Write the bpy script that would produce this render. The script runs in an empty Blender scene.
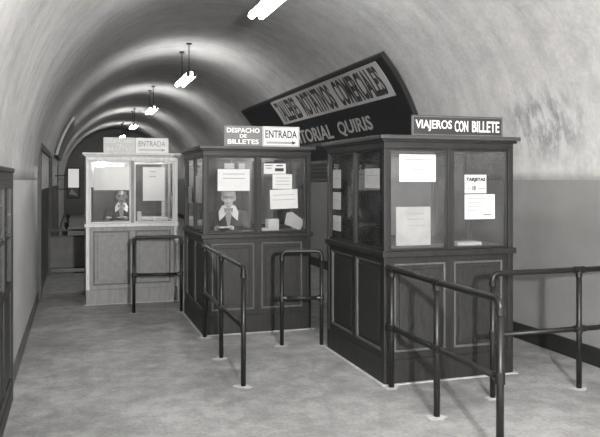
import bpy, bmesh, math, random
from mathutils import Vector, Matrix, noise
C = bpy.context.scene.collection
S = bpy.context.scene
random.seed(7)
PI = math.pi

# ------------------------------------------------------------------ camera, world, exposure
cam_d = bpy.data.cameras.new('camera'); cam = bpy.data.objects.new('camera', cam_d); C.objects.link(cam)
cam.location = (0, 0, 1.70)
cam.rotation_euler = (PI/2, 0, -math.radians(17.75))
cam_d.sensor_width = 36; cam_d.lens = 36*703/600
cam_d.shift_y = -38.5/600
cam_d.clip_end = 200
S.camera = cam
w = bpy.data.worlds.new('world'); S.world = w; w.use_nodes = True
w.node_tree.nodes['Background'].inputs[0].default_value = (0.02, 0.02, 0.02, 1)
S.view_settings.view_transform = 'Standard'; S.view_settings.look = 'None'
S.view_settings.gamma = 1; S.view_settings.use_curve_mapping = False
S.view_settings.exposure = 1.0
S.cycles.use_denoising = True
S.cycles.max_bounces = 8
LAMP_STRENGTH = 22.0
# the photographer's flash, held a little above and beside the camera
fl = bpy.data.lights.new('photographer_flash', 'POINT'); fl.energy = 1580; fl.shadow_soft_size = 0.09; fl.color = (1, .985, .96)
flo = bpy.data.objects.new('photographer_flash', fl); C.objects.link(flo); flo.location = (0.75, -1.9, 2.25)

# ------------------------------------------------------------------ dimensions of the tunnel
XL, XR, XC, R, ZS = -0.50, 4.54, 2.02, 2.52, 1.70
Y0, Y1 = -9.0, 36.0

# ------------------------------------------------------------------ materials
def nodes(m):
    m.use_nodes = True
    return m.node_tree.nodes, m.node_tree.links, m.node_tree.nodes['Principled BSDF']
def g(v, warm=0.0): return (v*(1+warm*.5), v, v*(1-warm*.5), 1)
def mat(name, a, b=None, rough=0.6, scale=6, spec=0.4, detail=6, stretch=(1,1,1), bump=0.0, warm=0.015, metal=0.0, bscale=None, coat=0.0):
    m = bpy.data.materials.new(name); N, L, p = nodes(m)
    p.inputs['Roughness'].default_value = rough
    p.inputs['Specular IOR Level'].default_value = spec
    p.inputs['Metallic'].default_value = metal
    p.inputs['Coat Weight'].default_value = coat
    if b is None: b = a
    tc = N.new('ShaderNodeTexCoord'); mp = N.new('ShaderNodeMapping'); L.new(tc.outputs['Object'], mp.inputs[0])
    mp.inputs['Scale'].default_value = stretch
    nz = N.new('ShaderNodeTexNoise'); nz.inputs['Scale'].default_value = scale; nz.inputs['Detail'].default_value = detail
    nz.inputs['Roughness'].default_value = 0.6
    L.new(mp.outputs[0], nz.inputs['Vector'])
    cr = N.new('ShaderNodeValToRGB'); cr.color_ramp.elements[0].position = 0.3; cr.color_ramp.elements[1].position = 0.7
    cr.color_ramp.elements[0].color = g(a, warm); cr.color_ramp.elements[1].color = g(b, warm)
    L.new(nz.outputs['Fac'], cr.inputs[0]); L.new(cr.outputs[0], p.inputs['Base Color'])
    if bump:
        bp = N.new('ShaderNodeBump'); bp.inputs['Strength'].default_value = bump; bp.inputs['Distance'].default_value = 0.02
        n2 = N.new('ShaderNodeTexNoise'); n2.inputs['Scale'].default_value = bscale or scale*5; n2.inputs['Detail'].default_value = 5
        L.new(mp.outputs[0], n2.inputs['Vector']); L.new(n2.outputs['Fac'], bp.inputs['Height']); L.new(bp.outputs[0], p.inputs['Normal'])
    return m
M = {}
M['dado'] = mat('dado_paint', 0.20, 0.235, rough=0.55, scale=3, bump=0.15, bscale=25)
M['dado_left'] = mat('lit_dado_paint', 0.36, 0.40, rough=0.6, scale=3, bump=0.15, bscale=25)  # same dado, with extra light on the left wall put into its colour
M['skirt'] = mat('black_skirting', 0.012, 0.02, rough=0.5)
M['skirt_grey'] = mat('grey_skirting', 0.07, 0.12, rough=0.6)
M['wood'] = mat('varnished_wood', 0.010, 0.022, rough=0.45, scale=9, stretch=(3, 3, .35), spec=0.3, bump=0.03)
M['wood_panel'] = mat('varnished_wood_panel', 0.013, 0.028, rough=0.5, scale=14, stretch=(3, 3, .8), spec=0.3, bump=0.03)
M['wood_edge'] = mat('worn_wood_moulding', 0.06, 0.10, rough=0.4, scale=9, stretch=(3, 3, .5))
M['wood_far'] = mat('pale_grey_wood', 0.38, 0.5, rough=0.4, scale=9, stretch=(3, 3, .5))  # lighter wood tone for the upper parts of the farthest booth
M['wood_far_panel'] = mat('grey_wood_panel', 0.13, 0.19, rough=0.5, scale=12)
M['wood_mid'] = mat('mid_grey_wood', 0.13, 0.20, rough=0.45, scale=9, stretch=(3, 3, .5))
M['wood_in'] = mat('booth_lining', 0.05, 0.08, rough=0.6, scale=3)
M['roof'] = mat('booth_roof_board', 0.035, 0.055, rough=0.45)
M['pipe'] = mat('dark_painted_pipe', 0.006, 0.012, rough=0.4, spec=0.35, scale=12)
M['fence'] = mat('dark_iron', 0.02, 0.035, rough=0.5)
M['mortar'] = mat('pale_mortar', 0.36, 0.5, rough=0.9, scale=18, bump=0.3)
M['paper'] = mat('white_paper', 0.66, 0.76, rough=0.8, scale=4)
M['paper_grey'] = mat('aged_card', 0.28, 0.42, rough=0.8, scale=5)
for k in ('paper',):
    N_, L_, p_ = nodes(M[k]); tr_ = N_.new('ShaderNodeBsdfTranslucent'); tr_.inputs[0].default_value = (.75, .75, .74, 1)
    mx_ = N_.new('ShaderNodeMixShader'); mx_.inputs[0].default_value = .35
    L_.new(p_.outputs[0], mx_.inputs[1]); L_.new(tr_.outputs[0], mx_.inputs[2]); L_.new(mx_.outputs[0], N_['Material Output'].inputs[0])
M['ink'] = mat('black_ink', 0.03, rough=0.7)
M['faint_ink'] = mat('faded_ink', 0.22, 0.3, rough=0.8)
M['sign_dark'] = mat('dark_enamel', 0.022, 0.03, rough=0.35)
M['sign_grey'] = mat('grey_enamel', 0.12, 0.15, rough=0.45)
M['sign_white'] = mat('white_enamel', 0.52, 0.60, rough=0.4)
M['sign_faded'] = mat('faded_enamel', 0.44, 0.52, rough=0.5)
M['white_letter'] = mat('white_lettering', 0.75, rough=0.5)
M['grey_letter'] = mat('dull_lettering', 0.33, 0.45, rough=0.6)
M['ad_dark'] = mat('navy_board', 0.010, 0.016, rough=0.45, scale=2, warm=-0.12)
M['ad_panel'] = mat('pale_board', 0.40, 0.52, rough=0.6, scale=2)
M['ad_ink'] = mat('grey_black_lettering', 0.03, 0.05, rough=0.6, scale=3)
M['ad_faint'] = mat('dim_lettering', 0.10, 0.14, rough=0.6)
M['housing'] = mat('lamp_housing', 0.02, rough=0.5)
M['skin'] = mat('skin', 0.50, 0.58, rough=0.55, scale=10)
M['skin_mid'] = mat('skin_darker', 0.24, 0.3, rough=0.6, scale=10)
M['hair_pale'] = mat('pale_hair', 0.32, 0.5, rough=0.5, scale=40)
M['hair_dark'] = mat('dark_hair', 0.008, 0.02, rough=0.9, spec=0.1, scale=40)
M['cloth'] = mat('dark_uniform', 0.014, 0.024, rough=0.9, scale=30)
M['blouse'] = mat('white_cloth', 0.70, 0.8, rough=0.85)
M['shirt_grey'] = mat('grey_cloth', 0.25, 0.33, rough=0.85)
M['eye'] = mat('dark_eye', 0.02, rough=0.2)
M['steel'] = mat('dull_steel', 0.25, 0.35, rough=0.35, metal=0.7)

def glass(name='window_glass', tint=0.93, fac=0.07):
    m = bpy.data.materials.new(name); m.use_nodes = True; N = m.node_tree.nodes; L = m.node_tree.links
    N.remove(N['Principled BSDF']); out = N['Material Output']
    t = N.new('ShaderNodeBsdfTransparent'); t.inputs[0].default_value = (tint, tint, tint, 1)
    gl = N.new('ShaderNodeBsdfGlossy'); gl.inputs['Roughness'].default_value = 0.03; gl.inputs[0].default_value = (.9, .9, .9, 1)
    fr = N.new('ShaderNodeFresnel'); fr.inputs[0].default_value = 1.5
    mx = N.new('ShaderNodeMixShader'); L.new(fr.outputs[0], mx.inputs[0]); L.new(t.outputs[0], mx.inputs[1]); L.new(gl.outputs[0], mx.inputs[2])
    d = N.new('ShaderNodeBsdfDiffuse'); d.inputs[0].default_value = (.5, .5, .5, 1)
    nz = N.new('ShaderNodeTexNoise'); nz.inputs['Scale'].default_value = 5; nz.inputs['Detail'].default_value = 5
    tc = N.new('ShaderNodeTexCoord'); L.new(tc.outputs['Object'], nz.inputs['Vector'])
    mr = N.new('ShaderNodeMapRange'); mr.inputs[1].default_value = .4; mr.inputs[2].default_value = .75; mr.inputs[3].default_value = 0.01; mr.inputs[4].default_value = fac*.8
    L.new(nz.outputs['Fac'], mr.inputs[0])
    m2 = N.new('ShaderNodeMixShader'); L.new(mr.outputs[0], m2.inputs[0]); L.new(mx.outputs[0], m2.inputs[1]); L.new(d.outputs[0], m2.inputs[2])
    L.new(m2.outputs[0], out.inputs[0])
    return m
M['glass'] = glass()

def emit(name, s):
    m = bpy.data.materials.new(name); m.use_nodes = True; N = m.node_tree.nodes; L = m.node_tree.links
    N.remove(N['Principled BSDF']); e = N.new('ShaderNodeEmission'); e.inputs[0].default_value = (1, .985, .96, 1); e.inputs[1].default_value = s
    L.new(e.outputs[0], N['Material Output'].inputs[0]); return m
M['tube'] = emit('glowing_tube', LAMP_STRENGTH)
M['bulb'] = emit('glowing_bulb', 30.0)

def vault_mat():
    m = bpy.data.materials.new('vault_plaster'); N, L, p = nodes(m)
    p.inputs['Roughness'].default_value = 1.0; p.inputs['Specular IOR Level'].default_value = 0.05
    tc = N.new('ShaderNodeTexCoord')
    def nz(scale, st, det=6, r=.6):
        mp = N.new('ShaderNodeMapping'); mp.inputs['Scale'].default_value = st; L.new(tc.outputs['Object'], mp.inputs[0])
        n = N.new('ShaderNodeTexNoise'); n.inputs['Scale'].default_value = scale; n.inputs['Detail'].default_value = det; n.inputs['Roughness'].default_value = r
        L.new(mp.outputs[0], n.inputs['Vector']); return n.outputs['Fac']
    def ma(op, a, b, cl=False):
        n = N.new('ShaderNodeMath'); n.operation = op; n.use_clamp = cl
        for i, v in enumerate((a, b)):
            if isinstance(v, (int, float)): n.inputs[i].default_value = v
            else: L.new(v, n.inputs[i])
        return n.outputs[0]
    big = nz(0.55, (1, 1, 1), 5)             # broad mottling
    ring = nz(1.0, (.25, 4.5, .25), 5, .65)  # rings of shuttering marks round the vault
    fine = nz(22, (1, 1, 1), 4)
    v = ma('ADD', ma('MULTIPLY', big, .36), ma('ADD', ma('MULTIPLY', ring, .22), ma('ADD', ma('MULTIPLY', nz(4, (1, 1, 1), 6, .7), .26), ma('MULTIPLY', fine, .16))))
    cr = N.new('ShaderNodeValToRGB'); e = cr.color_ramp.elements
    e[0].position = .40; e[0].color = g(.34, .015); e[1].position = .60; e[1].color = g(.55, .015)
    L.new(v, cr.inputs[0])
    # damp patch on the right-hand haunch
    sep = N.new('ShaderNodeSeparateXYZ'); L.new(tc.outputs['Object'], sep.inputs[0])
    dy = ma('DIVIDE', ma('SUBTRACT', sep.outputs[1], 6.0), .62); dz = ma('DIVIDE', ma('SUBTRACT', sep.outputs[2], 2.27), .36)
    rr = ma('ADD', ma('MULTIPLY', dy, dy), ma('MULTIPLY', dz, dz))
    edge = ma('ADD', rr, ma('MULTIPLY', ma('SUBTRACT', nz(5, (1, 1, 1), 6, .7), .5), 2.2))
    right = ma('GREATER_THAN', sep.outputs[0], 3.0)
    mr = N.new('ShaderNodeMapRange'); mr.inputs[1].default_value = 1.5; mr.inputs[2].default_value = .2; mr.inputs[3].default_value = 0; mr.inputs[4].default_value = .95
    L.new(edge, mr.inputs[0])
    f = ma('MULTIPLY', mr.outputs[0], right)
    pr = N.new('ShaderNodeValToRGB'); e = pr.color_ramp.elements; e[0].position = .40; e[0].color = g(.25); e[1].position = .60; e[1].color = g(.52)
    L.new(nz(5, (1, 1.6, .8), 5, .7), pr.inputs[0])
    mx = N.new('ShaderNodeMixRGB'); L.new(f, mx.inputs[0]); L.new(cr.outputs[0], mx.inputs[1]); L.new(pr.outputs[0], mx.inputs[2])
    L.new(mx.outputs[0], p.inputs['Base Color'])
    bp = N.new('ShaderNodeBump'); bp.inputs['Strength'].default_value = .35; bp.inputs['Distance'].default_value = .012
    L.new(ma('ADD', ma('MULTIPLY', ring, .35), ma('MULTIPLY', nz(9, (1, 1, 1), 6), .45)), bp.inputs['Height']); L.new(bp.outputs[0], p.inputs['Normal'])
    return m
M['vault'] = vault_mat()

def floor_mat():
    m = bpy.data.materials.new('worn_cement_floor'); N, L, p = nodes(m)
    tc = N.new('ShaderNodeTexCoord')
    def nz(scale, st, det=6, r=.6):
        mp = N.new('ShaderNodeMapping'); mp.inputs['Scale'].default_value = st; L.new(tc.outputs['Object'], mp.inputs[0])
        n = N.new('ShaderNodeTexNoise'); n.inputs['Scale'].default_value = scale; n.inputs['Detail'].default_value = det; n.inputs['Roughness'].default_value = r
        L.new(mp.outputs[0], n.inputs['Vector']); return n.outputs['Fac']
    def ma(op, a, b):
        n = N.new('ShaderNodeMath'); n.operation = op
        for i, v in enumerate((a, b)):
            if isinstance(v, (int, float)): n.inputs[i].default_value = v
            else: L.new(v, n.inputs[i])
        return n.outputs[0]
    v = ma('ADD', ma('MULTIPLY', nz(1.1, (1, 1, 1), 6, .65), .42), ma('ADD', ma('MULTIPLY', nz(5, (1, 1, 1), 7, .7), .43), ma('MULTIPLY', nz(38, (1, 1, 1), 3, .7), .24)))
    cr = N.new('ShaderNodeValToRGB'); e = cr.color_ramp.elements
    e[0].position = .36; e[0].color = g(.12, .01); e[1].position = .64; e[1].color = g(.36, .01)
    x = cr.color_ramp.elements.new(.5); x.color = g(.21, .01)
    L.new(v, cr.inputs[0])
    # hairline cracks
    vo = N.new('ShaderNodeTexVoronoi'); vo.feature = 'DISTANCE_TO_EDGE'; vo.inputs['Scale'].default_value = .55
    wn = N.new('ShaderNodeTexNoise'); wn.inputs['Scale'].default_value = 1.6; wn.inputs['Detail'].default_value = 4; L.new(tc.outputs['Object'], wn.inputs['Vector'])
    mv = N.new('ShaderNodeMixRGB'); mv.inputs[0].default_value = .28; L.new(tc.outputs['Object'], mv.inputs[1]); L.new(wn.outputs['Color'], mv.inputs[2])
    L.new(mv.outputs[0], vo.inputs['Vector'])
    mr = N.new('ShaderNodeMapRange'); mr.inputs[1].default_value = 0; mr.inputs[2].default_value = .012; mr.inputs[3].default_value = .22; mr.inputs[4].default_value = 0
    L.new(vo.outputs[0], mr.inputs[0])
    mx = N.new('ShaderNodeMixRGB'); L.new(mr.outputs[0], mx.inputs[0]); L.new(cr.outputs[0], mx.inputs[1]); mx.inputs[2].default_value = g(.12)
    L.new(mx.outputs[0], p.inputs['Base Color'])
    p.inputs['Roughness'].default_value = .5; p.inputs['Specular IOR Level'].default_value = .35
    bp = N.new('ShaderNodeBump'); bp.inputs['Strength'].default_value = .35; bp.inputs['Distance'].default_value = .02
    L.new(v, bp.inputs['Height']); L.new(bp.outputs[0], p.inputs['Normal'])
    return m
M['floor'] = floor_mat()

# ------------------------------------------------------------------ mesh helpers
class MB:
    def __init__(s): s.v = []; s.f = []
    def add(s, v, f):
        n = len(s.v); s.v += [tuple(q) for q in v]; s.f += [tuple(i+n for i in q) for q in f]; return s
    def box(s, x0, x1, y0, y1, z0, z1):
        if x0 > x1: x0, x1 = x1, x0
        if y0 > y1: y0, y1 = y1, y0
        if z0 > z1: z0, z1 = z1, z0
        v = [(x, y, z) for z in (z0, z1) for y in (y0, y1) for x in (x0, x1)]
        return s.add(v, [(0, 2, 3, 1), (4, 5, 7, 6), (0, 1, 5, 4), (2, 6, 7, 3), (0, 4, 6, 2), (1, 3, 7, 5)])
    def tube(s, pts, r, n=12, caps=True):
        pts = [Vector(p) for p in pts]; rs = r if isinstance(r, (list, tuple)) else [r]*len(pts)
        t = (pts[1]-pts[0]).normalized(); up = Vector((0, 0, 1)) if abs(t.z) < .9 else Vector((1, 0, 0))
        a = t.cross(up).normalized(); V = []; F = []
        for i, p in enumerate(pts):
            if i == 0: tt = (pts[1]-pts[0]).normalized()
            elif i == len(pts)-1: tt = (pts[-1]-pts[-2]).normalized()
            else: tt = ((pts[i+1]-p).normalized() + (p-pts[i-1]).normalized()).normalized()
            a = (a - tt*a.dot(tt)).normalized(); b = tt.cross(a)
            for k in range(n):
                q = 2*PI*k/n; V.append(p + (a*math.cos(q)+b*math.sin(q))*rs[i])
        for i in range(len(pts)-1):
            for k in range(n):
                F.append((i*n+k, i*n+(k+1) % n, (i+1)*n+(k+1) % n, (i+1)*n+k))
        if caps:
            F.append(tuple(range(n))[::-1]); F.append(tuple((len(pts)-1)*n+k for k in range(n)))
        return s.add(V, F)
    def ell(s, c, r, nu=14, nv=10, rot=None):
        V = []; F = []; c = Vector(c)
        for j in range(nv+1):
            th = PI*j/nv
            for i in range(nu):
                ph = 2*PI*i/nu
                q = Vector((r[0]*math.sin(th)*math.cos(ph), r[1]*math.sin(th)*math.sin(ph), r[2]*math.cos(th)))
                if rot: q = rot @ q
                V.append(c+q)
        for j in range(nv):
            for i in range(nu):
                F.append((j*nu+i, (j+1)*nu+i, (j+1)*nu+(i+1) % nu, j*nu+(i+1) % nu))
        return s.add(V, F)
    def cap(s, a, b, ra, rb, n=12):
        a = Vector(a); b = Vector(b); t = (b-a).normalized(); pts = []; rs = []
        for q in (80, 55, 30): q = math.radians(q); pts.append(a - t*ra*math.sin(q)); rs.append(ra*math.cos(q))
        pts += [a, b]; rs += [ra, rb]
        for q in (30, 55, 80): q = math.radians(q); pts.append(b + t*rb*math.sin(q)); rs.append(rb*math.cos(q))
        return s.tube(pts, rs, n)
    def prism(s, poly, axis, a0, a1):
        n = len(poly)
        def P(p, a):
            return {'x': (a, p[0], p[1]), 'y': (p[0], a, p[1]), 'z': (p[0], p[1], a)}[axis]
        V = [P(p, a0) for p in poly] + [P(p, a1) for p in poly]
        F = [tuple(range(n))[::-1], tuple(range(n, 2*n))] + [(i, (i+1) % n, n+(i+1) % n, n+i) for i in range(n)]
        return s.add(V, F)
    def build(s, name, m, parent=None, loc=(0, 0, 0), bevel=0, smooth=False):
        me = bpy.data.meshes.new(name); me.from_pydata(s.v, [], s.f); me.update()
        bm = bmesh.new(); bm.from_mesh(me); bmesh.ops.remove_doubles(bm, verts=bm.verts, dist=1e-6) if smooth else None
        bmesh.ops.recalc_face_normals(bm, faces=bm.faces); bm.to_mesh(me); bm.free()
        me.materials.append(m)
        if smooth:
            for p in me.polygons: p.use_smooth = True
        o = bpy.data.objects.new(name, me); C.objects.link(o); o.parent = parent; o.location = loc
        if bevel:
            b = o.modifiers.new('bevel', 'BEVEL'); b.width = bevel; b.segments = 2; b.limit_method = 'ANGLE'
        return o
def thing(name, label, cat, loc=(0, 0, 0), rz=0, group=None):
    o = bpy.data.objects.new(name, None); C.objects.link(o); o.location = loc; o.rotation_euler = (0, 0, rz)
    o.empty_display_size = .1
    o['label'] = label; o['category'] = cat
    if group: o['group'] = group
    return o
def tag(o, label, cat, group=None):
    o['label'] = label; o['category'] = cat
    if group: o['group'] = group
    return o
def struct(name, mb, m, **k):
    o = mb.build(name, m, **k); o['kind'] = 'structure'; return o

def text_mesh(s, wd, ht, bold=.012, ext=.0015, spacing=1.0):
    """Flat lettering fitted to a wd x ht rectangle; returns verts (x, y, z) centred on it, and faces."""
    cu = bpy.data.curves.new('t', 'FONT'); cu.body = s; cu.size = 1; cu.extrude = 0.01; cu.offset = bold; cu.resolution_u = 3
    cu.align_x = 'CENTER'; cu.space_character = spacing
    o = bpy.data.objects.new('t', cu); C.objects.link(o)
    dg = bpy.context.evaluated_depsgraph_get(); me = bpy.data.meshes.new_from_object(o.evaluated_get(dg))
    V = [v.co.copy() for v in me.vertices]; F = [tuple(p.vertices) for p in me.polygons]
    bpy.data.objects.remove(o); bpy.data.curves.remove(cu); bpy.data.meshes.remove(me)
    x0 = min(v.x for v in V); x1 = max(v.x for v in V); y0 = min(v.y for v in V); y1 = max(v.y for v in V)
    out = [((v.x-(x0+x1)/2)/(x1-x0)*wd, (v.y-(y0+y1)/2)/(y1-y0)*ht, v.z/.01*ext) for v in V]
    return out, F

# ------------------------------------------------------------------ the setting
struct('floor', MB().box(XL-.3, XR+.3, Y0-.3, Y1+.3, -.2, 0), M['floor'])
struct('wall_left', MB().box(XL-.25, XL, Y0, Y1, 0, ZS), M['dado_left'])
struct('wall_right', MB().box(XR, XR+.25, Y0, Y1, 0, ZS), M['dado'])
mb = MB(); n = 72; V = []; F = []; ny = 24
for j in range(ny+1):
    y = Y0 + (Y1-Y0)*j/ny
    for i in range(n+1):
        a = PI*i/n; V.append((XC+R*math.cos(a), y, ZS+R*math.sin(a)))
for j in range(ny):
    for i in range(n):
        q = j*(n+1)+i; F.append((q, q+1, q+n+2, q+n+1))
me = bpy.data.meshes.new('ceiling'); me.from_pydata(V, [], F); me.materials.append(M['vault'])
for p in me.polygons: p.use_smooth = True
ce = bpy.data.objects.new('ceiling', me); C.objects.link(ce); ce['kind'] = 'structure'
sm = ce.modifiers.new('thick', 'SOLIDIFY'); sm.thickness = .25; sm.offset = -1
for nm, y in (('wall_rear', Y0-.25), ('wall_far', Y1)):
    poly = [(XL-.2, 0)] + [(XR+.2, 0)] + [(XC+(R+.2)*math.cos(PI*i/24), ZS+(R+.2)*math.sin(PI*i/24)) for i in range(25)]
    struct(nm, MB().prism(poly, 'y', y, y+.25), M['dado'])
struct('baseboard_right', MB().box(XR-.025, XR, Y0, Y1, 0, .17), M['skirt'], bevel=.004)
struct('baseboard_left', MB().box(XL, XL+.02, Y0, Y1, 0, .13), M['skirt_grey'], bevel=.004)

# ------------------------------------------------------------------ ticket booths
BW, BD, BH = 1.24, 1.39, 2.075
def make_booth(x0, y0, label, wood, panel, edge, bulb, low=None):
    low = low or wood
    """front-left corner of the footprint at (x0, y0); local origin at the centre of the footprint"""
    t = thing('ticket_booth', label, 'ticket booth', (x0+BW/2, y0+BD/2, 0), 0, 'wooden ticket booths in a row')
    hx, hy = BW/2, BD/2
    # plinth, header, posts, roof
    MB().box(-hx, hx, -hy, -hy+.04, 0, .20).box(-hx, hx, hy-.04, hy, 0, .20).box(-hx, -hx+.04, -hy+.04, hy-.04, 0, .20).box(hx-.04, hx, -hy+.04, hy-.04, 0, .20).build('plinth', low, t, bevel=.004)
    MB().box(-hx, hx, -hy, -hy+.05, 1.965, 2.03).box(-hx, hx, hy-.05, hy, 1.965, 2.03).box(-hx, -hx+.05, -hy+.05, hy-.05, 1.965, 2.03).box(hx-.05, hx, -hy+.05, hy-.05, 1.965, 2.03).build('header', wood, t, bevel=.003)
    MB().box(-hx-.025, hx+.025, -hy-.025, hy+.025, 2.02, 2.04).build('cornice', wood, t, bevel=.006)
    MB().box(-hx-.048, hx+.048, -hy-.048, hy+.048, 2.04, BH).build('roof', M['roof'] if wood is not M['wood_far'] else M['wood_far'], t, bevel=.008)
    for sx in (-1, 1):
        for sy in (-1, 1):
            MB().box(sx*hx, sx*(hx-.048), sy*hy, sy*(hy-.048), .20, 1.965).build('corner_post', wood, t, bevel=.005)
    MB().box(-hx-.02, hx+.02, -hy-.02, -hy+.05, 1.055, 1.105).box(-hx-.02, hx+.02, hy-.05, hy+.02, 1.055, 1.105).box(-hx-.02, -hx+.05, -hy+.05, hy-.05, 1.055, 1.105).box(hx-.05, hx+.02, -hy+.05, hy-.05, 1.055, 1.105).build('sill', wood, t, bevel=.006)
    MB().box(-hx+.04, hx-.04, -hy+.04, hy-.04, .0, .03).build('booth_floor', M['wood_in'], t)
    MB().box(-hx+.05, hx-.05, -hy+.05, -hy+.36, 1.085, 1.125).build('counter', M['wood_in'], t, bevel=.004)
    MB().box(-hx-.03, hx+.03, -hy-.03, hy+.03, 0, .006).build('mortar_edging', M['mortar'], t)
    # four sides, each in its own frame: s runs along the side, q points outward
    sides = [((-hx, -hy), (1, 0), (0, -1), BW, 'front'), ((-hx, hy), (0, -1), (-1, 0), BD, 'left'),
             ((hx, -hy), (0, 1), (1, 0), BD, 'right'), ((hx, hy), (-1, 0), (0, 1), BW, 'back')]
    for (ox, oy), (dx, dy), (qx, qy), ln, nm in sides:
        def bx(b, s0, s1, q0, q1, z0, z1):
            xs = (ox+dx*s0+qx*q0, ox+dx*s1+qx*q1); ys = (oy+dy*s0+qy*q0, oy+dy*s1+qy*q1); return b.box(xs[0], xs[1], ys[0], ys[1], z0, z1)
        mid = ln/2; pw = .048
        b = MB()
        bx(b, pw, ln-pw, -.045, -.01, .20, .26); bx(b, pw, ln-pw, -.045, -.01, 1.0, 1.055)
        bx(b, pw, pw+.05, -.045, -.01, .26, 1.0); bx(b, ln-pw-.05, ln-pw, -.045, -.01, .26, 1.0); bx(b, mid-.04, mid+.04, -.045, -.01, .26, 1.0)
        b.build('lower_frame', low, t, bevel=.003)
        bx(MB(), mid-.022, mid+.022, -.055, -.008, 1.105, 1.965).build('mullion', low, t, bevel=.004)
        for s0, s1 in ((pw+.05, mid-.04), (mid+.04, ln-pw-.05)):
            p = bx(bx(MB(), s0, s1, -.045, -.034, .26, 1.0), s0+.055, s1-.055, -.04, -.022, .315, .945).build('panel', panel, t, bevel=.006)
            e = MB(); k = .018
            bx(e, s0, s1, -.036, -.012, .26, .26+k); bx(e, s0, s1, -.036, -.016, 1.0-k, 1.0)
            bx(e, s0, s0+k, -.036, -.016, .26+k, 1.0-k); bx(e, s1-k, s1, -.036, -.016, .26+k, 1.0-k)
            e.build('moulding', edge, p, bevel=.005)
        for i, (s0, s1) in enumerate(((pw, mid-.022), (mid+.022, ln-pw))):
            e = MB(); k = .020
            bx(e, s0, s1, -.045, -.014, 1.105, 1.105+k); bx(e, s0, s1, -.045, -.014, 1.965-k, 1.965)
            bx(e, s0, s0+k, -.045, -.014, 1.105+k, 1.965-k); bx(e, s1-k, s1, -.045, -.014, 1.105+k, 1.965-k)
            if nm == 'back' and i == 1:
                bx(e, s0+k, s1-k, -.04, -.02, 1.105+k, 1.965-k)
                o = e.build('boarded_window', wood, t, bevel=.004)
            else:
                o = e.build('window_sash', wood, t, bevel=.004)
                bx(MB(), s0+k-.004, s1-k+.004, -.032, -.028, 1.105+k-.004, 1.965-k+.004).build('pane', M['glass'], o)
    # bulb hanging inside
    f = MB().tube([(0, -.05, 2.04), (0, -.05, 2.028)], .022, 10).build('lamp_holder', M['housing'], t)
    if bulb:
        bl = MB().ell((0, -.05, 2.002), (.028, .028, .024)).build('light_bulb', emit('bulb_glow', bulb), f, smooth=True)
    return t
wf, wp, we = M['wood'], M['wood_panel'], M['wood_edge']
B3 = (2.44, 5.33); B2 = (1.33, 7.62); B1 = (.14, 9.97)
b3 = make_booth(*B3, 'dark wooden glazed booth nearest the viewer, under the VIAJEROS CON BILLETE board', wf, wp, we, 110)
b2 = make_booth(*B2, 'dark wooden glazed booth in the middle, under DESPACHO DE BILLETES and ENTRADA boards', wf, wp, we, 300)
b1 = make_booth(*B1, 'paler grey wooden glazed booth farthest away, at the left end of the row', M['wood_far'], M['wood_far_panel'], M['wood_edge'], 800, M['wood_mid'])

# ------------------------------------------------------------------ signs on the booth roofs
def roof_sign(name, label, x0, x1, y, z0, z1, face, letters, rows, border=None, arrow=False, group=None):
    t = thing(name, label, 'sign', ((x0+x1)/2, y, z0), 0, group)
    wd, ht = x1-x0, z1-z0
    MB().box(-wd/2, wd/2, -.012, .012, 0, ht).build('board', face, t, bevel=.003)
    if border:
        e = .008; k = .006; b = MB()
        b.box(-wd/2+e, wd/2-e, -.0145, -.011, e, e+k).box(-wd/2+e, wd/2-e, -.0145, -.011, ht-e-k, ht-e)
        b.box(-wd/2+e, -wd/2+e+k, -.0145, -.011, e+k, ht-e-k).box(wd/2-e-k, wd/2-e, -.0145, -.011, e+k, ht-e-k)
        b.build('border_line', border, t)
    for s, cx, cz, w_, h_ in rows:
        V, F = text_mesh(s, w_, h_)
        MB().add([(cx+x, -.0125-z-.0015, cz+y_) for x, y_, z in V], F).build('lettering', letters, t)
    if arrow:
        z = ht*.2; a = wd*.40
        b = MB()
        for zz in (-.009, .003): b.box(-a, a*.8, -.0145, -.011, z+zz, z+zz+.006)
        b.prism([(a*.74, z-.02), (a*1.02, z), (a*.74, z+.02)], 'y', -.0145, -.011)
        b.build('arrow', letters, t)
    for sx in (-1, 1):
        MB().tube([(sx*wd*.38, .022, 0), (sx*wd*.38, .022, ht*.8)], .008, 8).tube([(sx*wd*.38, .022, ht*.75), (sx*wd*.38, .16, 0)], .006, 8).build('stay', M['steel'], t)
    return t
RT = BH
roof_sign('roof_sign', 'dark board reading VIAJEROS CON BILLETE in white capitals, on the nearest booth', 2.70, 3.585, 5.36, RT, RT+.175, M['sign_dark'], M['white_letter'],
          [('VIAJEROS', -.235, .0875, .345, .095), ('CON', .03, .0875, .13, .095), ('BILLETE', .27, .0875, .27, .095)], border=M['sign_grey'], group='boards on the booth roofs')
roof_sign('roof_sign', 'dark grey board reading DESPACHO DE BILLETES in white, middle booth roof', 1.56, 1.992, 7.62, RT, RT+.225, M['sign_grey'], M['white_letter'],
          [('DESPACHO', 0, .175, .37, .052), ('DE', 0, .113, .08, .04), ('BILLETES', 0, .05, .35, .052)], group='boards on the booth roofs')
roof_sign('roof_sign', 'white board reading ENTRADA over an arrow, middle booth roof', 1.996, 2.43, 7.62, RT, RT+.225, M['sign_white'], M['ink'],
          [('ENTRADA', 0, .14, .37, .085)], border=M['faint_ink'], arrow=True, group='boards on the booth roofs')
roof_sign('roof_sign', 'pale washed-out board, farthest booth roof, left of the faded ENTRADA board', .37, .792, 9.97, RT, RT+.21, M['sign_faded'], M['paper'],
          [('DESPACHO', 0, .16, .34, .045), ('DE', 0, .105, .07, .035), ('BILLETES', 0, .05, .33, .045)], group='boards on the booth roofs')
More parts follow.
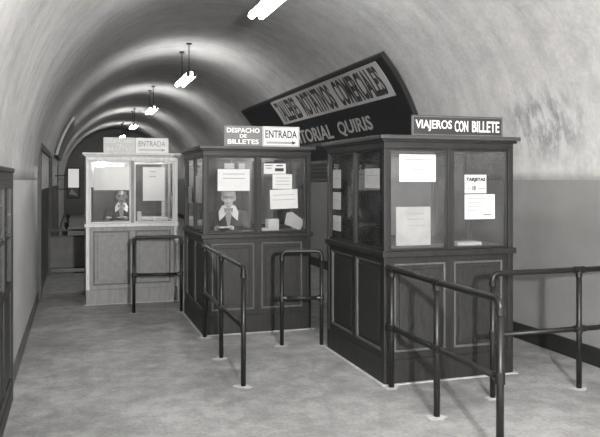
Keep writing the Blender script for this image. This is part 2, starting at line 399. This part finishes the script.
roof_sign('roof_sign', 'white board with faded ENTRADA lettering, farthest booth roof', .796, 1.25, 9.97, RT, RT+.21, M['sign_white'], M['faint_ink'],
          [('ENTRADA', 0, .13, .37, .075)], arrow=True, group='boards on the booth roofs')

# ------------------------------------------------------------------ papers stuck on the glass
def paper(name, label, cat, face, a0, a1, z0, z1, plane, rows=(), bars=(), m=None, thick=.0012, group=None, ink=None, tilt=0):
    """face 'front': a = world x, plane = world y; face 'left': a = world y (far..near), plane = world x"""
    wd, ht = abs(a1-a0), z1-z0
    m = m or M['paper']
    if face == 'front': loc = ((a0+a1)/2, plane, z0); rz = 0
    else: loc = (plane, (a0+a1)/2, z0); rz = -PI/2
    b = MB(); nx, nz_ = 6, 5; V = []; F = []
    seed = random.random()*50
    for j in range(nz_+1):
        for i in range(nx+1):
            x = -wd/2+wd*i/nx; z = ht*j/nz_
            V.append((x, -.001-abs(noise.noise(Vector((x*6+seed, z*6, 0))))*.004*(1-j/nz_), z))
    N0 = len(V); V += [(x, y+thick, z) for x, y, z in V]
    for j in range(nz_):
        for i in range(nx):
            q = j*(nx+1)+i; F.append((q, q+1, q+nx+2, q+nx+1)); F.append((N0+q, N0+q+nx+1, N0+q+nx+2, N0+q+1))
    rim = [i for i in range(nx+1)] + [j*(nx+1)+nx for j in range(1, nz_+1)] + [nz_*(nx+1)+i for i in range(nx-1, -1, -1)] + [j*(nx+1) for j in range(nz_-1, 0, -1)]
    for k in range(len(rim)):
        p_, q_ = rim[k], rim[(k+1) % len(rim)]; F.append((p_, N0+p_, N0+q_, q_))
    o = MB().add(V, F).build(name, m, loc=loc); o.rotation_euler = (0, tilt, rz)
    tag(o, label, cat, group)
    for s, cx, cz, w_, h_ in rows:
        V, F = text_mesh(s, w_*wd, h_*ht, bold=.05)
        MB().add([((cx-.5)*wd+x, -.0065-z*.3, cz*ht+y_) for x, y_, z in V], F).build('lettering', M['ink'], o)
    if bars:
        for x0, x1, z, h in bars:
            MB().box((x0-.5)*wd, (x1-.5)*wd, -.0062, -.0058, (z+h*.2)*ht, (z+h*.8)*ht).build('printed_line', ink or M['faint_ink'], o)
    return o
G3 = B3[1]+.020; S3 = B3[0]+.020
P = 'notices on the booth windows'
paper('notice', 'white notice at the top of the left front window of the nearest booth', 'notice', 'front', 2.585, 2.925, 1.685, 1.915, G3, bars=[(.12, .92, .78, .06), (.35, .68, .4, .07)], group=P)
t = paper('framed_card', 'large greyish card standing at the foot of the left front window, nearest booth', 'card', 'front', 2.60, 2.925, 1.14, 1.47, G3+.09, bars=[(.3, .8, .8, .04), (.3, .8, .66, .04), (.3, .8, .5, .03)], m=M['paper_grey'], thick=.012)
paper('notice', 'white TARJETAS notice in bold black capitals, right front window of the nearest booth', 'notice', 'front', 3.205, 3.42, 1.585, 1.745, G3,
      rows=[('TARJETAS', .5, .72, .88, .26), ('10', .42, .28, .16, .26)], bars=[(.1, .28, .22, .07), (.58, .95, .22, .08)], group=P)
paper('notice', 'wider white notice below the TARJETAS one, nearest booth', 'notice', 'front', 3.205, 3.505, 1.36, 1.575, G3, bars=[(.08, .92, .82, .05), (.08, .92, .66, .05), (.08, .92, .5, .05), (.08, .92, .34, .05), (.6, .88, .12, .12)], group=P)
paper('notice', 'pale notice high in the nearer side window of the nearest booth', 'notice', 'left', 5.79, 5.47, 1.63, 1.80, S3, bars=[(.1, .9, .6, .08)], m=M['paper_grey'], group=P)
for z0, z1, wh in ((1.62, 1.80, 'topmost'), (1.41, 1.58, 'middle'), (1.20, 1.35, 'lowest')):
    paper('notice', '%s of three small notices in the farther side window of the nearest booth' % wh, 'notice', 'left', 6.60, 6.38, z0, z1, S3, m=M['paper_grey'], bars=[(.15, .85, .5, .08)], group=P)
G2 = B2[1]+.020; S2 = B2[0]+.020
paper('notice', 'white notice above the clerk in the middle booth', 'notice', 'front', 1.495, 1.855, 1.58, 1.82, G2, bars=[(.15, .85, .75, .05), (.15, .85, .55, .05)], group=P)
paper('notice', 'small grey notice at the top of the left front window, middle booth', 'notice', 'front', 1.57, 1.68, 1.825, 1.885, G2, m=M['paper_grey'], group=P)
paper('notice', 'second small grey notice at the top of the left front window, middle booth', 'notice', 'front', 1.73, 1.80, 1.825, 1.885, G2, m=M['paper_grey'], group=P)
paper('picture_card', 'small black and white picture card, top of the right front window, middle booth', 'picture card', 'front', 2.02, 2.275, 1.77, 1.885, G2, bars=[(.05, .4, .75, .12), (.1, .35, .5, .1), (.5, .9, .15, .5), (.55, .85, .7, .2)], ink=M['ink'])
paper('notice', 'white notice below the picture card in the middle booth', 'notice', 'front', 2.12, 2.35, 1.60, 1.765, G2-.002, bars=[(.15, .85, .72, .06), (.15, .85, .5, .06), (.15, .85, .28, .06)], group=P)
paper('notice', 'larger white notice low in the right front window of the middle booth', 'notice', 'front', 2.095, 2.42, 1.375, 1.593, G2, bars=[(.1, .9, .7, .04), (.1, .9, .45, .04)], group=P, tilt=-.03)
paper('notice', 'tall white notice in the nearer side window of the middle booth', 'notice', 'left', 8.23, 7.80, 1.44, 1.75, S2, group=P)
paper('notice', 'narrow white notice in the farther side window of the middle booth', 'notice', 'left', 8.80, 8.50, 1.42, 1.62, S2, group=P)
G1 = B1[1]+.020
paper('notice', 'very large white sheet filling the top of the left window, farthest booth', 'notice', 'front', .245, .72, 1.56, 1.88, G1, group=P)
paper('notice', 'tall white sheet in the right window of the farthest booth', 'notice', 'front', .90, 1.20, 1.41, 1.88, G1, bars=[(.3, .6, .85, .03), (.3, .6, .7, .03)], group=P)

# ------------------------------------------------------------------ things on the counters
CT = 1.125
def slip_box(label, x, y, w_, d_, h_, rz=0, name='paper_box', cat='box', m=None):
    o = MB().box(-w_/2, w_/2, -d_/2, d_/2, 0, h_).build(name, m or M['paper'], loc=(x, y, CT), bevel=.004); o.rotation_euler = (0, 0, rz)
    return tag(o, label, cat)
slip_box('white card box on the counter at the left of the right window, middle booth', 2.15, 7.76, .13, .1, .13, .1)
t = thing('papers_stack', 'slanting stack of loose white papers on the counter, middle booth', 'papers', (2.40, 7.77, CT), .2)
for k in range(6):
    o = MB().box(-.10, .10, -.003, .003, 0, .14).build('sheet', M['paper'], t, loc=(.012*k-.03, .012*k-.03, .0)); o.rotation_euler = (-.25, .35+.05*k, 0); o.location.z = .036
slip_box('flat white pad beside the card box, middle booth', 2.05, 7.74, .08, .14, .03, 0, 'note_pad', 'pad')
slip_box('white card box on the counter, right window of the farthest booth', .86, 10.11, .055, .08, .13)
slip_box('low white tray of slips at the right end of the counter, farthest booth', 1.16, 10.12, .2, .14, .04, 0, 'slip_tray', 'tray')
slip_box('open white ledger on the counter, right window of the nearest booth', 3.3, 5.5, .24, .16, .03, 0, 'ledger', 'book', M['paper_grey'])

def cupboard(x, y, w_, h_, label):
    t = thing('cupboard', label, 'cupboard', (x, y, .03), 0)
    MB().box(-w_/2, w_/2, -.14, .14, 0, h_-.03).build('carcass', M['wood'], t, bevel=.004)
    MB().box(-w_/2-.01, w_/2+.01, -.155, .15, h_-.03, h_).build('top', M['wood'], t, bevel=.004)
    for s in (-1, 1):
        d = MB().box(s*.01, s*(w_/2-.015), -.155, -.14, .06, h_-.06).build('door', M['wood_panel'], t, bevel=.004)
        MB().ell((s*.035, -.165, h_*.6), (.01, .012, .01), 10, 6).build('knob', M['steel'], d, smooth=True)
cupboard(.56, 11.16, .62, 1.56, 'dark cupboard standing behind the clerk in the farthest booth')
# coat on the booth's back wall
t = thing('hanging_coat', 'dark coat hanging behind the clerk in the middle booth', 'coat', (1.93, 8.92, 1.15))
b = MB()
V = []; F = []; rows = [(.75, .03, .02), (.70, .10, .04), (.62, .17, .055), (.45, .17, .06), (.2, .19, .07), (0, .21, .075)]; nn = 20
for z, rx, ry in rows:
    for i in range(nn):
        a = 2*PI*i/nn; f = 1+.10*math.sin(a*5+z*3); V.append((rx*f*math.cos(a), ry*f*math.sin(a), z))
for j in range(len(rows)-1):
    for i in range(nn): F.append((j*nn+i, (j+1)*nn+i, (j+1)*nn+(i+1) % nn, j*nn+(i+1) % nn))
F.append(tuple(range(nn))); F.append(tuple((len(rows)-1)*nn+i for i in range(nn))[::-1])
MB().add(V, F).build('coat_body', M['cloth'], t, smooth=True)
MB().cap((-.15, 0, .6), (-.21, -.02, .05), .055, .04).build('sleeve', M['cloth'], t, smooth=True)
MB().cap((.15, 0, .6), (.21, -.02, .05), .055, .04).build('sleeve', M['cloth'], t, smooth=True)
MB().tube([(0, 0, .73), (0, 0, .78), (0, .03, .80), (0, .06, .78)], .005, 8).build('hook', M['steel'], t)

# ------------------------------------------------------------------ the two clerks
def remeshed(mb, name, m, voxel=.008, smooth=6, parent=None, loc=(0, 0, 0)):
    tmp = mb.build('tmp', m)
    r = tmp.modifiers.new('r', 'REMESH'); r.mode = 'VOXEL'; r.voxel_size = voxel; r.use_smooth_shade = True
    s = tmp.modifiers.new('s', 'SMOOTH'); s.iterations = smooth; s.factor = .5
    dg = bpy.context.evaluated_depsgraph_get(); me = bpy.data.meshes.new_from_object(tmp.evaluated_get(dg)); me.name = name
    bpy.data.objects.remove(tmp)
    me.materials.clear(); me.materials.append(m)
    for p in me.polygons: p.use_smooth = True
    o = bpy.data.objects.new(name, me); C.objects.link(o); o.parent = parent; o.location = loc
    return o
def clerk(loc, rz, label, hair, glasses, seat=.66, lean=.0, hands=((-.13, -.33), (.03, -.35)), hand_z=1.125, head_turn=0, cap_=False):
    """seated figure facing local -y, origin on the floor below the pelvis"""
    z0 = seat
    hip = z0+.10; sh = z0+.56; neck = z0+.62; hc = Vector((0, -.075-lean, z0+.735))
    b = MB()
    # trunk
    b.ell((0, 0, hip), (.165, .12, .12)); b.ell((0, -.005, z0+.27), (.135, .095, .16)); b.ell((0, -.02-lean*.5, z0+.43), (.155, .105, .16))
    b.cap((-.13, -.02-lean*.6, sh-.03), (.13, -.02-lean*.6, sh-.03), .055, .055); b.cap((0, -.02-lean*.7, sh-.02), hc+Vector((0, .02, -.08)), .058, .054)
    # head: skull, jaw, nose, ears, lips, brow
    b.ell(hc+Vector((0, .012, .025)), (.074, .092, .09)); b.ell(hc+Vector((0, -.028, -.045)), (.054, .058, .062)); b.ell(hc+Vector((0, -.06, -.088)), (.026, .022, .018))
    b.cap(hc+Vector((0, -.082, .012)), hc+Vector((0, -.103, -.028)), .008, .012)
    b.ell(hc+Vector((0, -.083, -.058)), (.024, .010, .008)); b.ell(hc+Vector((0, -.074, .03)), (.05, .016, .01))
    for s in (-1, 1):
        b.ell(hc+Vector((s*.076, .012, -.005)), (.010, .02, .033)); b.ell(hc+Vector((s*.042, -.058, -.03)), (.022, .02, .02))
    # legs, seated
    for s in (-1, 1):
        kn = (s*.11, -.36, z0+.05); an = (s*.10, -.20, z0-.40)
        b.cap((s*.09, -.02, hip-.02), kn, .085, .06); b.cap(kn, an, .055, .038); b.cap(an, (s*.10, -.33, z0-.44), .036, .028)
    jack = MB()
    jack.ell((0, 0, hip+.02), (.18, .135, .13)); jack.ell((0, -.005, z0+.27), (.152, .112, .17)); jack.ell((0, -.02-lean*.5, z0+.42), (.172, .122, .165))
    jack.cap((-.14, -.02-lean*.6, sh-.035), (.14, -.02-lean*.6, sh-.035), .064, .064)
    for s, (hxx, hyy) in zip((-1, 1), hands):
        S_ = Vector((s*.175, -.02-lean*.6, sh-.04)); H = Vector((hxx, hyy, hand_z)); 
        E = Vector((s*.225, -.14, z0+.33)); 
        b.cap(S_, E, .044, .036); b.cap(E, H, .036, .025)
        jack.cap(S_, E, .06, .05); Wd = (E-H).normalized(); jack.cap(E, H+Wd*.06, .05, .036)
        # palm and five fingers, curled on to the counter
        f = (H-E); f.z *= .25; f.normalize(); sd = Vector((-f.y, f.x, 0)).normalized(); dn = Vector((0, 0, -1))
        pc = H + f*.045; 
        for k in (-1.2, 0, 1.2): b.cap(H+sd*k*.012, pc+f*.02+sd*k*.018, .013, .012, 8)
        for k, L_ in zip((-1.5, -.5, .5, 1.5), (.058, .072, .078, .066)):
            r0 = pc+f*.03+sd*k*.019; r1 = r0+f*L_*.5+Vector((0, 0, .004)); r2 = r1+f*L_*.42+dn*.012
            b.cap(r0, r1, .0085, .008, 8); b.cap(r1, r2, .008, .007, 8)
        ts = -s
        t0 = H+f*.02+sd*ts*(.02)*(1 if sd.x > 0 else -1); t1 = t0+f*.03+sd*ts*.022*(1 if sd.x > 0 else -1); t2 = t1+f*.028
        b.cap(t0, t1, .011, .010, 8); b.cap(t1, t2, .010, .008, 8)
    o = remeshed(b, 'person', M['skin'] if glasses else M['skin_mid'], .006, 3)
    o.location = loc; o.rotation_euler = (0, 0, rz); tag(o, label, 'person', None)
    remeshed(jack, 'jacket', M['cloth'], .009, 5, o)
    tr = MB()
    tr.ell((0, 0, hip-.01), (.178, .135, .125))
    for s in (-1, 1):
        kn = (s*.11, -.36, z0+.05); an = (s*.10, -.20, z0-.38)
        tr.cap((s*.09, -.02, hip-.02), kn, .096, .07); tr.cap(kn, an, .066, .05)
    remeshed(tr, 'trousers', M['cloth'], .010, 4, o)
    # shoes
    for s in (-1, 1):
        sh_ = MB().ell((s*.10, -.27, z0-.455), (.042, .12, .035)).build('shoe', M['eye'], o, smooth=True)
    # shirt front and wide collar
    yf = -.02-lean*.5
    MB().prism([(-.055, sh+.055), (.055, sh+.055), (.012, sh-.15), (-.012, sh-.15)], 'y', yf-.137, yf-.128).build('shirt_front', M['shirt_grey'], o)
    for s in (-1, 1):
        V = []; cs = 1 if glasses else .8
        pts = [(.03, sh+.085, -.085), (.075, sh+.085, -.06), (.115, sh+.01, -.09), (.105, sh-.09, -.142), (.05, sh-.04, -.146), (.016, sh+.02, -.135)]
        for d in (0, -.012): V += [(s*x, yf+y+d+.005, z) for x, z, y in [(a*cs, sh+.085+(c-sh-.085)*cs, e) for a, c, e in pts]]
        n = len(pts); F = [tuple(range(n)), tuple(range(n, 2*n))[::-1]] + [(i, (i+1) % n, n+(i+1) % n, n+i) for i in range(n)]
        MB().add(V, F).build('collar', M['blouse'], o)
    # hair: cap of skull moved back, with side locks
    h = MB()
    h.ell(hc+Vector((0, .036, .045)), (.078, .085, .082)); h.ell(hc+Vector((0, .055, 0)), (.070, .06, .075))
    h.cap(hc+Vector((-.05, -.035, .095)), hc+Vector((.05, -.035, .095)), .022, .022)
    for s in (-1, 1): h.cap(hc+Vector((s*.068, .005, .06)), hc+Vector((s*.068, .04, -.03)), .015, .016)
    remeshed(h, 'hair', hair, .007, 3, o)
    for s in (-1, 1):
        MB().ell(hc+Vector((s*.028, -.077, .006)), (.012, .007, .007)).build('eye', M['eye'], o, smooth=True)
    MB().ell(hc+Vector((0, -.092, -.058)), (.02, .006, .004)).build('mouth', M['hair_dark'], o, smooth=True)
    if glasses:
        b = MB()
        for s in (-1, 1):
            c = hc+Vector((s*.03, -.092, .004)); b.tube([c+Vector((.022*math.cos(a), 0, .018*math.sin(a))) for a in [2*PI*i/16 for i in range(17)]], .0028, 6, False)
            b.tube([c+Vector((s*.022, 0, .004)), hc+Vector((s*.076, 0, .008))], .0022, 6)
        b.tube([hc+Vector((-.009, -.093, .006)), hc+Vector((.009, -.093, .006))], .0025, 6)
        b.build('spectacles', M['ink'], o)
    return o
def stool(x, y, label, top):
    t = thing('high_stool', label, 'stool', (x, y, .03), 0, 'stools inside the booths')
    MB().tube([(0, 0, top-.03-.035), (0, 0, top-.03)], .17, 24).build('seat', M['wood'], t, bevel=.004)
    for k in range(4):
        a = PI/4+k*PI/2
        MB().tube([(.12*math.cos(a), .12*math.sin(a), top-.065), (.18*math.cos(a), .18*math.sin(a), 0)], .014, 8).build('leg', M['wood'], t)
    MB().tube([(.155*math.cos(2*PI*i/24), .155*math.sin(2*PI*i/24), .25) for i in range(25)], .009, 8, False).build('foot_ring', M['steel'], t)
clerk((1.72, 8.12, 0), -.22, 'clerk with pale hair and glasses, dark jacket, wide white collar, hands on counter, middle booth', M['hair_pale'], True, seat=.76, hands=((-.12, -.35), (.02, -.33)), hand_z=1.165)
clerk((.66, 10.66, 0), -.12, 'clerk in dark uniform with dark hair and white collar, farthest booth', M['hair_dark'], False, seat=.725, hands=((-.17, -.42), (.06, -.40)), hand_z=1.165)
stool(1.72, 8.14, 'high round wooden stool under the clerk in the middle booth', .76)
stool(.66, 10.68, 'high round wooden stool under the clerk in the farthest booth', .725)

# ------------------------------------------------------------------ pipe railings
def railing(label, pts, posts, drop_first, drop_last, top=.97, midz=.49, r=.021):
    """pts: plan ends a, b; posts: fractions along; rounded elbows where the rail turns down into an end post"""
    a = Vector((*pts[0], 0)); b = Vector((*pts[1], 0)); d = (b-a); L_ = d.length; u = d.normalized()
    t = thing('pipe_railing', label, 'railing', tuple(a), 0, 'pipe railings beside the booths')
    er = .05
    path = []
    if drop_first: path += [Vector((0, 0, top-er-.03))] + [Vector((0, 0, top)) + u*(er-er*math.cos(q)) + Vector((0, 0, -er+er*math.sin(q))) for q in [PI/2*i/6 for i in range(7)]]
    else: path += [Vector((0, 0, top))]
    if drop_last: path += [u*(L_-er) + u*er*math.sin(q) + Vector((0, 0, top-er+er*math.cos(q))) for q in [PI/2*i/6 for i in range(7)]] + [u*L_+Vector((0, 0, top-er-.03))]
    else: path += [u*L_+Vector((0, 0, top))]
    MB().tube(path, r, 14).build('top_rail', M['pipe'], t, smooth=True)
    MB().tube([Vector((0, 0, midz)), u*L_+Vector((0, 0, midz))], r*.92, 14).build('middle_rail', M['pipe'], t, smooth=True)
    for f in posts:
        p = u*L_*f; end = (f < .01 and drop_first) or (f > .99 and drop_last)
        zt = top-er-.02 if end else top
        MB().tube([p, p+Vector((0, 0, zt))], r, 14).build('post', M['pipe'], t, smooth=True)
        def cpl(p0, p1, rr): MB().tube([p0, p1], rr, 14).build('coupling', M['pipe'], t)
        cpl(p+Vector((0, 0, midz-.035)), p+Vector((0, 0, midz+.035)), r*1.3)
        for s in (-1, 1):
            if (f < .01 and s < 0) or (f > .99 and s > 0): continue
            cpl(p+u*s*.01+Vector((0, 0, midz)), p+u*s*.05+Vector((0, 0, midz)), r*1.22)
            if not end: cpl(p+u*s*.01+Vector((0, 0, top)), p+u*s*.05+Vector((0, 0, top)), r*1.25)
        if end: cpl(p+Vector((0, 0, top-er-.045)), p+Vector((0, 0, top-er-.005)), r*1.28)
        else: cpl(p+Vector((0, 0, top-.06)), p+Vector((0, 0, top-.01)), r*1.25)
        V = [p+Vector((0, 0, .012))]; F = []; nn = 18
        for i in range(nn):
            q = 2*PI*i/nn; rr = random.uniform(.045, .085); V.append(p+Vector((rr*math.cos(q)*1.1, rr*math.sin(q), .001)))
        F = [(0, 1+i, 1+(i+1) % nn) for i in range(nn)]
        MB().add(V, F).build('mortar_footing', M['mortar'], t, smooth=True)
    return t
railing('pipe railing running forward from the nearest booth, three posts, closest to the viewer', ((2.465, 5.28), (2.475, 3.72)), (0.02, .5, 1), False, True, r=.024)
railing('pipe railing joining the right wall, with a post in mid-floor', ((3.10, 4.76), (4.52, 4.76)), (0, .57), True, False, r=.022)
railing('short two-post pipe railing between the middle and nearest booths', ((2.02, 6.92), (2.415, 6.82)), (0, 1), True, True)
railing('pipe railing running forward from the middle booth corner, three posts', ((1.335, 7.57), (1.32, 5.65)), (0.02, .5, 1), False, True, top=.99)
railing('two-post pipe railing in front of the farthest booth', ((.715, 9.18), (1.305, 9.10)), (0, 1), True, True)

# low iron gate across the tunnel behind the booths
t = thing('iron_barrier', 'low dark iron barrier across the passage, left of the farthest booth', 'barrier', (-.44, 13.2, 0))
for x in (0, .62):
    MB().box(x-.02, x+.02, -.02, .02, 0, .82).build('post', M['fence'], t, bevel=.003)
for z in (.79, .68, .12, .03): MB().box(.02, .60, -.012, .012, z, z+.03).build('rail', M['fence'], t)
MB().box(.02, .60, -.004, .004, .15, .68).build('infill_sheet', mat('barrier_sheet', .10, .14), t)

# ------------------------------------------------------------------ big advertising board curved along the right-hand vault
def on_vault(y, th, off):
    return Vector((XC+(R-off)*math.cos(th), y, ZS+(R-off)*math.sin(th)))
def arc_slab(y0, y1, t0, t1, o0, o1, n=20, ny=4):
    mb = MB(); V = []; F = []
    t0, t1 = math.radians(t0), math.radians(t1)
    prof = [(t0+(t1-t0)*i/n, o0) for i in range(n+1)] + [(t1+(t0-t1)*i/n, o1) for i in range(n+1)]
    m_ = len(prof)
    for y in (y0, y1):
        for th, o in prof: V.append(on_vault(y, th, o))
    for i in range(m_): F.append((i, (i+1) % m_, m_+(i+1) % m_, m_+i))
    for i in range(n): 
        for k in (0, m_): F.append((k+i, k+i+1, k+m_-2-i, k+m_-1-i))
    return mb.add(V, F)
def arc_text(s, y_left, y_right, th_mid, ht, off, bold=.0, strips=14, ext=.003):
    wd = y_left-y_right; V, F = text_mesh(s, wd, ht, bold=bold)
    bm = bmesh.new(); vs = [bm.verts.new(v) for v in V]; bm.verts.ensure_lookup_table()
    for f in F:
        try: bm.faces.new([vs[i] for i in f])
        except ValueError: pass
    for k in range(1, strips):
        y = -ht/2+ht*k/strips
        bmesh.ops.bisect_plane(bm, geom=bm.verts[:]+bm.edges[:]+bm.faces[:], plane_co=(0, y, 0), plane_no=(0, 1, 0))
    bm.verts.ensure_lookup_table(); bm.verts.index_update()
    yc = (y_left+y_right)/2; rr = R-off
    out = [on_vault(yc-v.co.x, math.radians(th_mid)+v.co.y/rr, off+.001+(ext if v.co.z > 0 else 0)) for v in bm.verts]
    FF = [tuple(v.index for v in f.verts) for f in bm.faces]; bm.free()
    return MB().add(out, FF)
t = thing('advertising_board', 'long dark curved board high on the right vault, pale panel reading COMERCIALES above EDITORIAL QUIRIS', 'advertising board', (0, 0, 0))
t.location = (4.3, 8.5, 2.0)
inv = Vector((-4.3, -8.5, -2.0))
def put(mb, name, m, parent, **k): return mb.build(name, m, parent, loc=inv if parent is t else (0, 0, 0), **k)
put(arc_slab(8.50, 16.55, 8.8, 42.2, .03, .065), 'board', M['ad_dark'], t)
fr = MB()
fr = arc_slab(8.46, 16.6, 41.6, 42.7, .02, .085, 3)
for y in (8.46, 16.55): q = arc_slab(y, y+.05, 8.6, 41.6, .02, .085); fr.add(q.v, q.f)
put(fr, 'frame', M['sign_dark'], t)
pn = put(arc_slab(8.76, 14.15, 28.2, 41.0, .065, .072), 'pale_panel', M['ad_panel'], t)
for s, yl, yr in (('TALLERES', 14.0, 12.72), ('ROTATIVOS', 12.5, 10.85), ('COMERCIALES', 10.66, 8.90)):
    arc_text(s, yl, yr, 34.6, .46, .072, bold=.03).build('lettering', M['ad_ink'], pn)
put(arc_text('EDITORIAL', 14.2, 11.62, 20.6, .27, .065, bold=.02), 'lettering', M['grey_letter'], t)
put(arc_text('QUIRIS', 11.32, 9.88, 20.6, .27, .065, bold=.02), 'lettering', M['grey_letter'], t)
y = 13.6
while y > 9.9:
    l = random.uniform(.06, .16); q = arc_slab(y-l, y, 15.1, 16.5, .065, .067, 2); put(q, 'small_lettering', M['ad_faint'], t); y -= l+random.choice((.05, .05, .14))
for y in (10, 12.5, 15):
    put(arc_slab(y-.02, y+.02, 12, 40, .0, .03), 'bracket', M['fence'], t)
# small framed board beneath it
t = thing('framed_notice_board', 'small dark framed board below the big curved board, seen between the booths', 'notice board', (XR, 13.0, 1.70))
MB().box(-.04, 0, -.9, .9, 0, .34).build('board', M['sign_dark'], t, bevel=.004)
MB().box(-.05, -.04, -.9, .9, 0, .025).box(-.05, -.04, -.9, .9, .315, .34).box(-.05, -.04, -.9, -.87, .025, .315).box(-.05, -.04, .87, .9, .025, .315).build('frame', M['sign_grey'], t)
for z in (.09, .16, .23): MB().box(-.044, -.04, -.6, .6, z, z+.02).build('printed_line', M['sign_grey'], t)

# ------------------------------------------------------------------ left-hand side
t = thing('glazed_cabinet', 'dark wooden glazed cabinet front against the left wall, at the picture edge', 'cabinet', (XL, 5.2, 0))
b = MB(); D = .045; ya, yb = -1.55, .67
b.box(0, D, yb-.07, yb, 0, 1.755).box(0, D, ya, ya+.07, 0, 1.755).box(0, D, ya+.07, yb-.07, 1.70, 1.755).box(0, D, ya+.07, yb-.07, 0, .12)
b.build('frame', M['wood'], t, bevel=.004)
MB().box(-.0, D+.008, ya-.01, yb+.01, 1.755, 1.79).build('top', M['wood'], t, bevel=.004)
MB().box(.0, .006, ya+.07, yb-.07, .12, 1.70).build('back_board', M['wood_in'], t)
for k in range(4):
    y0 = ya+.07+k*.52; y1 = y0+.52
    d = MB(); d.box(.012, D-.006, y0, y0+.05, .12, 1.70).box(.012, D-.006, y1-.05, y1, .12, 1.70).box(.012, D-.006, y0+.05, y1-.05, 1.64, 1.70)
    d.box(.012, D-.006, y0+.05, y1-.05, .86, .93).box(.012, D-.006, y0+.05, y1-.05, .12, .2).box(.016, D-.01, y0+.05, y1-.05, 1.26, 1.29)
    dd = d.build('door', M['wood'], t, bevel=.003)
    MB().box(.014, .028, y0+.05, y1-.05, .2, .86).build('panel', M['wood_panel'], dd)
    MB().box(.020, .023, y0+.05, y1-.05, .93, 1.64).build('pane', M['glass'], dd)
# dark framed doorways farther down the left wall
for i, (ya, yb, zt) in enumerate(((10.45, 14.3, 2.12), (15.2, 21.0, 2.28))):
    fr = MB(); x1 = XL+.055
    fr.box(XL-.02, x1, ya, ya+.12, 0, zt).box(XL-.02, x1, yb-.12, yb, 0, zt).box(XL-.02, x1+.01, ya-.03, yb+.03, zt, zt+.10)
    o = struct('door_%d' % (i+1), fr, M['fence'], bevel=.005)
    MB().box(XL-.01, XL+.03, ya+.12, yb-.12, .02, 1.55).build('leaf', M['sign_dark'] if i == 0 else M['skirt_grey'], o)
    MB().box(XL-.01, XL+.025, ya+.12, yb-.12, 1.55, zt).build('upper_panel', M['ad_panel'], o)
    MB().box(XL+.03, XL+.045, ya+.12, yb-.12, 1.50, 1.56).build('lock_rail', M['fence'], o)
# curved board on the left vault
t = thing('curved_panel', 'curved panel with pale rim high on the left vault beyond the doorways', 'panel', (XL, 15.0, 2.2))
def left_slab(y0, y1, a0, a1, o0, o1): return arc_slab(y0, y1, 180-a1, 180-a0, o0, o1)
inv2 = Vector((-XL, -15.0, -2.2))
left_slab(16.55, 21.5, 13, 34, .04, .07).build('board', M['sign_grey'], t, loc=inv2)
left_slab(16.45, 16.56, 13, 34.5, .02, .075).build('rim', M['sign_faded'], t, loc=inv2)
# lit glass case projecting from the wall
t = thing('hanging_glass_case', 'small lit glass notice case hanging beside the left wall, far away', 'notice case', (-.03, 16.6, 1.28))
MB().box(-.14, .14, -.02, .02, 0, .03).box(-.14, .14, -.02, .02, .67, .70).box(-.14, -.115, -.02, .02, .03, .67).box(.115, .14, -.02, .02, .03, .67).build('frame', M['fence'], t)
MB().box(-.115, .115, -.005, .005, .25, .67).build('lit_glass', emit('lit_case', .32), t)
MB().box(-.115, .115, -.005, .005, .03, .25).build('grey_sheet', M['sign_grey'], t)
MB().box(-.40, -.14, -.015, .015, .5, .53).box(-.36, -.14, -.015, .015, .2, .23).build('bracket', M['fence'], t)
MB().prism([(-.1, .1), (-.04, .22), (.02, .16), (.1, .05), (.02, .08)], 'y', -.009, -.005).build('figure_mark', M['paper'], t)
for y in (16.0, 18.5, 22.0, 27.0):
    o = MB().box(-.035, .035, -.035, .035, 0, .30).box(-.06, .06, -.06, .06, .30, .44).build('iron_bollard', M['fence'], loc=(-.24, y, 0), bevel=.01)
    tag(o, 'small dark iron stand in the far row along the foot of the left wall', 'stand', 'dark stands along the left wall')

# ------------------------------------------------------------------ fluorescent lamps down the crown
LX, LZ = 2.0, 3.60
def make_lamp(y, label, first=None):
    t = thing('ceiling_lamp', label, 'lamp', (LX, y, LZ), 0, 'twin tube lamps hanging along the vault')
    h = .75
    MB().prism([(-.045, .085), (.045, .085), (.06, .065), (.06, .055), (-.06, .055), (-.06, .065)], 'y', -h, h).build('housing', M['housing'], t)
    for s in (-1, 1):
        MB().tube([(s*.058, -h+.05, 0), (s*.058, h-.05, 0)], .040, 10).build('tube', M['tube'], t, smooth=False)
        for e in (-1, 1):
            MB().box(s*.058-.03, s*.058+.03, e*(h-.05), e*h, -.035, .06).build('tube_holder', M['housing'], t)
        pass
    for e in (-1, 1):
        MB().tube([(0, e*.45, .06), (0, e*.45, ZS+R-LZ-.0)], .009, 8).build('rod', M['pipe'], t)
        MB().tube([(0, e*.45, ZS+R-LZ-.03), (0, e*.45, ZS+R-LZ)], .05, 14).build('ceiling_rose', M['housing'], t)
    return t
lab = {7.2: 'nearest twin-tube lamp in view, cut off by the top of the picture', 13.4: 'second twin-tube lamp from the viewer, hanging clear above the booths',
       19.6: 'third twin-tube lamp from the viewer', 25.8: 'fourth twin-tube lamp from the viewer', 32.0: 'fifth small lamp, just above the farthest booth board',
       1.0: 'twin-tube lamp overhead near the viewer, out of the picture', -5.2: 'twin-tube lamp behind the viewer'}
for y in (-5.2, 1.0, 7.2, 13.4, 19.6, 25.8, 32.0): make_lamp(y, lab[y])
